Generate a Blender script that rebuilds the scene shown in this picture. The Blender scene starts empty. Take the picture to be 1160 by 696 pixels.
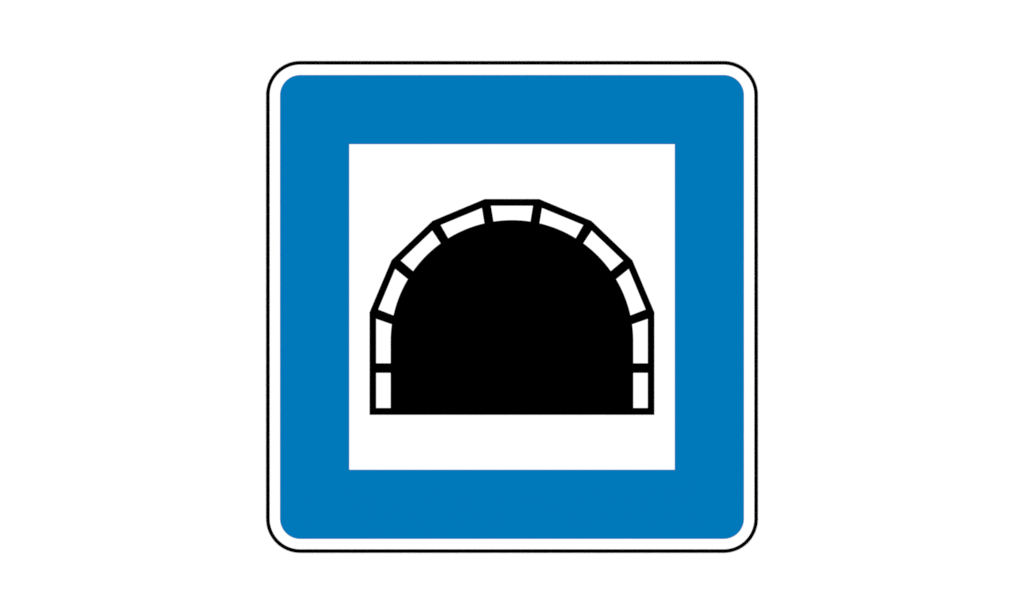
"""Close-up of a square blue and white road sign with a black tunnel pictogram, fixed flat on a white wall."""
import bpy, bmesh, math

scene = bpy.context.scene
col = scene.collection
S = 0.600 / 557.0            # metres per unit of the sign drawing: the sign is 600 mm wide
CX, CY = 580.05, 347.95      # middle of the sign in drawing units
Z0 = 1.5                     # height of the middle of the sign above the ground
GROW = 0.12                  # ink spread of the black screen print (drawing units)


# ------------------------------------------------------------------ materials
def film(name, rgb, vary=0.01, scale=60.0, rough=0.6, spec=0.0, bump=0.0):
    """Matt sheeting: an even pigment with a very faint uneven print density."""
    m = bpy.data.materials.new(name)
    m.use_nodes = True
    nt = m.node_tree
    b = nt.nodes['Principled BSDF']
    tc = nt.nodes.new('ShaderNodeTexCoord')
    n = nt.nodes.new('ShaderNodeTexNoise')
    n.inputs['Scale'].default_value = scale
    n.inputs['Detail'].default_value = 4.0
    nt.links.new(tc.outputs['Object'], n.inputs['Vector'])
    mix = nt.nodes.new('ShaderNodeMix')
    mix.data_type = 'RGBA'
    mix.inputs[6].default_value = tuple(c * (1 - vary) for c in rgb) + (1,)
    mix.inputs[7].default_value = tuple(min(1, c * (1 + vary)) for c in rgb) + (1,)
    nt.links.new(n.outputs['Fac'], mix.inputs[0])
    nt.links.new(mix.outputs[2], b.inputs['Base Color'])
    b.inputs['Roughness'].default_value = rough
    b.inputs['Specular IOR Level'].default_value = spec
    if bump:
        bp = nt.nodes.new('ShaderNodeBump')
        bp.inputs['Strength'].default_value = bump
        bp.inputs['Distance'].default_value = 0.0005
        nt.links.new(n.outputs['Fac'], bp.inputs['Height'])
        nt.links.new(bp.outputs['Normal'], b.inputs['Normal'])
    return m


def srgb(v):
    v /= 255.0
    return v / 12.92 if v <= 0.04045 else ((v + 0.055) / 1.055) ** 2.4


LIGHT = 1.30                 # how much light falls on the sign, relative to display white
BLUE = tuple(srgb(v) / LIGHT for v in (0, 121.5, 188.0))
M_blue = film('blue_film', BLUE, 0.002)
M_white = film('white_film', (0.80, 0.80, 0.80), 0.008)
M_black = film('black_ink', (0.0, 0.0, 0.0), 0.0)
M_wall = film('white_wall_paint', (0.87, 0.87, 0.87), 0.01, 25.0, 0.8, 0.0, 0.05)
M_alu = film('brushed_aluminium', (0.62, 0.63, 0.64), 0.05, 200.0, 0.4, 0.4)
M_alu.node_tree.nodes['Principled BSDF'].inputs['Metallic'].default_value = 0.9


# ------------------------------------------------------------------ mesh helpers
def P(x, y):
    """drawing units -> metres on the sign, relative to its lower edge's middle"""
    return ((x - CX) * S, (CY + 278.5 - y) * S)


def rounded_square(half, r, n=24):
    pts = []
    for cx, cy, a0 in ((1, -1, -90), (1, 1, 0), (-1, 1, 90), (-1, -1, 180)):
        for i in range(n + 1):
            a = math.radians(a0 + 90.0 * i / n)
            pts.append((CX + cx * (half - r) + r * math.cos(a),
                        CY + cy * (half - r) + r * math.sin(a)))
    return pts


def obj(name, bm, mat, parent=None):
    bmesh.ops.recalc_face_normals(bm, faces=bm.faces)
    me = bpy.data.meshes.new(name)
    bm.to_mesh(me)
    bm.free()
    me.materials.append(mat)
    o = bpy.data.objects.new(name, me)
    col.objects.link(o)
    o.parent = parent
    return o


def slab(pts, y_back, y_front, bevel=0.0):
    """Sheet cut to an outline, between two depths (front is towards -y)."""
    bm = bmesh.new()
    f = [bm.verts.new((P(*p)[0], -y_front, P(*p)[1])) for p in pts]
    b = [bm.verts.new((P(*p)[0], -y_back, P(*p)[1])) for p in pts]
    face = bm.faces.new(f)
    back = bm.faces.new(b[::-1])
    n = len(pts)
    for i in range(n):
        bm.faces.new((f[i], f[(i + 1) % n], b[(i + 1) % n], b[i]))
    bmesh.ops.triangulate(bm, faces=[face, back])
    return bm


def ring(outer, inner, y_back, y_front):
    bm = bmesh.new()
    n = len(outer)

    def loop(pts, d):
        return [bm.verts.new((P(*p)[0], -d, P(*p)[1])) for p in pts]
    of, inf, ob, ib = loop(outer, y_front), loop(inner, y_front), loop(outer, y_back), loop(inner, y_back)
    for i in range(n):
        j = (i + 1) % n
        bm.faces.new((of[i], of[j], inf[j], inf[i]))
        bm.faces.new((ob[j], ob[i], ib[i], ib[j]))
        bm.faces.new((of[j], of[i], ob[i], ob[j]))
        bm.faces.new((inf[i], inf[j], ib[j], ib[i]))
    return bm


def inset(pts, d):
    """Shift every edge of a closed outline inwards by d (negative: outwards)."""
    area = sum(pts[i][0] * pts[(i + 1) % len(pts)][1] - pts[(i + 1) % len(pts)][0] * pts[i][1]
               for i in range(len(pts)))
    sgn = 1 if area > 0 else -1
    out = []
    n = len(pts)
    for i in range(n):
        p0, p1, p2 = pts[i - 1], pts[i], pts[(i + 1) % n]
        e1 = (p1[0] - p0[0], p1[1] - p0[1])
        e2 = (p2[0] - p1[0], p2[1] - p1[1])
        l1, l2 = math.hypot(*e1), math.hypot(*e2)
        n1 = (-e1[1] / l1 * sgn, e1[0] / l1 * sgn)
        n2 = (-e2[1] / l2 * sgn, e2[0] / l2 * sgn)
        k = 1 + n1[0] * n2[0] + n1[1] * n2[1]
        out.append((p1[0] + d * (n1[0] + n2[0]) / k, p1[1] + d * (n1[1] + n2[1]) / k))
    return out


# ------------------------------------------------------------------ the wall behind
bm = bmesh.new()
bmesh.ops.create_cube(bm, size=1.0)
for v in bm.verts:
    v.co.x *= 6.0
    v.co.y = v.co.y * 0.2 + 0.1
    v.co.z = (v.co.z + 0.5) * 4.0
wall = obj('background', bm, M_wall)
wall['kind'] = 'structure'
wall['label'] = 'plain white surface behind the road sign'

# ------------------------------------------------------------------ the sign
sign = bpy.data.objects.new('road_sign', None)
sign.empty_display_size = 0.1
sign.location = (0, 0, Z0 - (278.5 + CY - 348.0) * S)
col.objects.link(sign)
sign['label'] = 'square blue and white road sign with a black stone-arched tunnel pictogram'
sign['category'] = 'road sign'

MM = 0.001
# aluminium sheet, white sheeting over it, and the coloured films on that
obj('back_plate', slab(rounded_square(278.2, 38.2), 0.1 * MM, 1.0 * MM), M_alu, sign)
obj('white_border', slab(rounded_square(278.2, 38.2), 1.0 * MM, 1.15 * MM), M_white, sign)
obj('black_outline', ring(rounded_square(278.5 + GROW, 38.55 + GROW),
                          rounded_square(274.6 - GROW, 34.65 - GROW), 0.95 * MM, 1.25 * MM), M_black, sign)
obj('blue_panel', slab(rounded_square(262.75, 22.9), 1.15 * MM, 1.3 * MM), M_blue, sign)
white = [(395.7, 163.6), (764.4, 163.6), (764.4, 532.3), (395.7, 532.3)]
obj('white_panel', slab(white, 1.3 * MM, 1.45 * MM), M_white, sign)

# tunnel pictogram: outline of the masonry, dark opening, white stones
XC = 580.0
half = [(30.9, 225.75), (90.0, 250.5), (136.3, 294.9), (161.25, 354.0), (161.25, 470.1)]
outline = [(XC + x, y) for x, y in half] + [(XC - x, y) for x, y in half[::-1]]
symbol = obj('tunnel_symbol', slab(inset(outline, -GROW), 1.45 * MM, 1.6 * MM), M_black, sign)

AX, AY, AR = XC, 387.0, 137.4           # round of the opening
opening = [(AX + AR * math.cos(math.radians(180 + 180 * i / 96)), AY + AR * math.sin(math.radians(180 + 180 * i / 96)))
           for i in range(97)] + [(AX + AR, 462.4), (AX - AR, 462.4)]
obj('tunnel_opening', slab(inset(opening, -GROW), 1.6 * MM, 1.7 * MM), M_black, symbol)


def arc(p, q, n=12):
    """points along the opening's round from p to q, both put exactly on it"""
    a = math.atan2(p[1] - AY, p[0] - AX)
    b = math.atan2(q[1] - AY, q[0] - AX)
    return [(AX + AR * math.cos(a + (b - a) * i / n), AY + AR * math.sin(a + (b - a) * i / n)) for i in range(n + 1)]


stones = []
stones.append([(426.15, 422.6), (442.6, 422.6), (442.6, 462.4), (426.15, 462.4)])
stones.append([(442.6, 411.75), (426.15, 411.75), (426.15, 361.4)] + arc((443.85, 367.6), (442.62, 386.0)))
stones.append([(428.5, 350.8), (447.7, 304.8)] + arc((462.0, 316.4), (445.8, 357.5)))
stones.append([(454.0, 295.4), (489.7, 261.4)] + arc((499.0, 275.6), (468.1, 307.4)))
stones.append([(499.2, 255.1), (545.95, 235.8)] + arc((548.8, 253.2), (507.7, 270.0)))
mirrored = [[(2 * XC - x, y) for x, y in s[::-1]] for s in stones]
top = [(556.15, 233.3), (2 * XC - 556.15, 233.3)] + arc((2 * XC - 559.05, 251.0), (559.05, 251.0))
for s in stones + [top] + mirrored[::-1]:
    obj('arch_stone', slab(inset(s, GROW), 1.6 * MM, 1.75 * MM), M_white, symbol)

# ------------------------------------------------------------------ light: even studio light, one soft box in front
world = bpy.data.worlds.new('World')
scene.world = world
world.use_nodes = True
bg = world.node_tree.nodes['Background']
bg.inputs['Color'].default_value = (1, 1, 1, 1)
bg.inputs['Strength'].default_value = 1.16


world.cycles.sampling_method = 'NONE'

la = bpy.data.lights.new('soft_box', 'AREA')
la.shape = 'SQUARE'
la.size = 1.2
la.energy = 60.0
soft_box = bpy.data.objects.new('soft_box', la)
col.objects.link(soft_box)
soft_box.location = (0, -7.0, Z0 + 1.2)
soft_box.rotation_euler = (math.radians(90) - math.atan2(1.2, 7.0), 0, 0)

# ------------------------------------------------------------------ camera
DIST = 4.0
cam = bpy.data.cameras.new('camera')
cam.sensor_fit = 'HORIZONTAL'
cam.sensor_width = 36.0
cam.lens = 36.0 * DIST / (1160.0 * S)
cam.clip_start = 0.05
cam.clip_end = 200.0
co = bpy.data.objects.new('camera', cam)
co.location = (0, -DIST - 0.0015, Z0)
co.rotation_euler = (math.radians(90), 0, 0)
col.objects.link(co)
scene.camera = co

scene.render.engine = 'CYCLES'
scene.cycles.use_adaptive_sampling = False
scene.cycles.use_denoising = True
scene.cycles.sampling_pattern = 'BLUE_NOISE'
scene.cycles.filter_width = 1.65
scene.view_settings.view_transform = 'Standard'
scene.view_settings.look = 'None'
scene.view_settings.exposure = 0.0
scene.view_settings.gamma = 1.0
scene.view_settings.use_curve_mapping = False
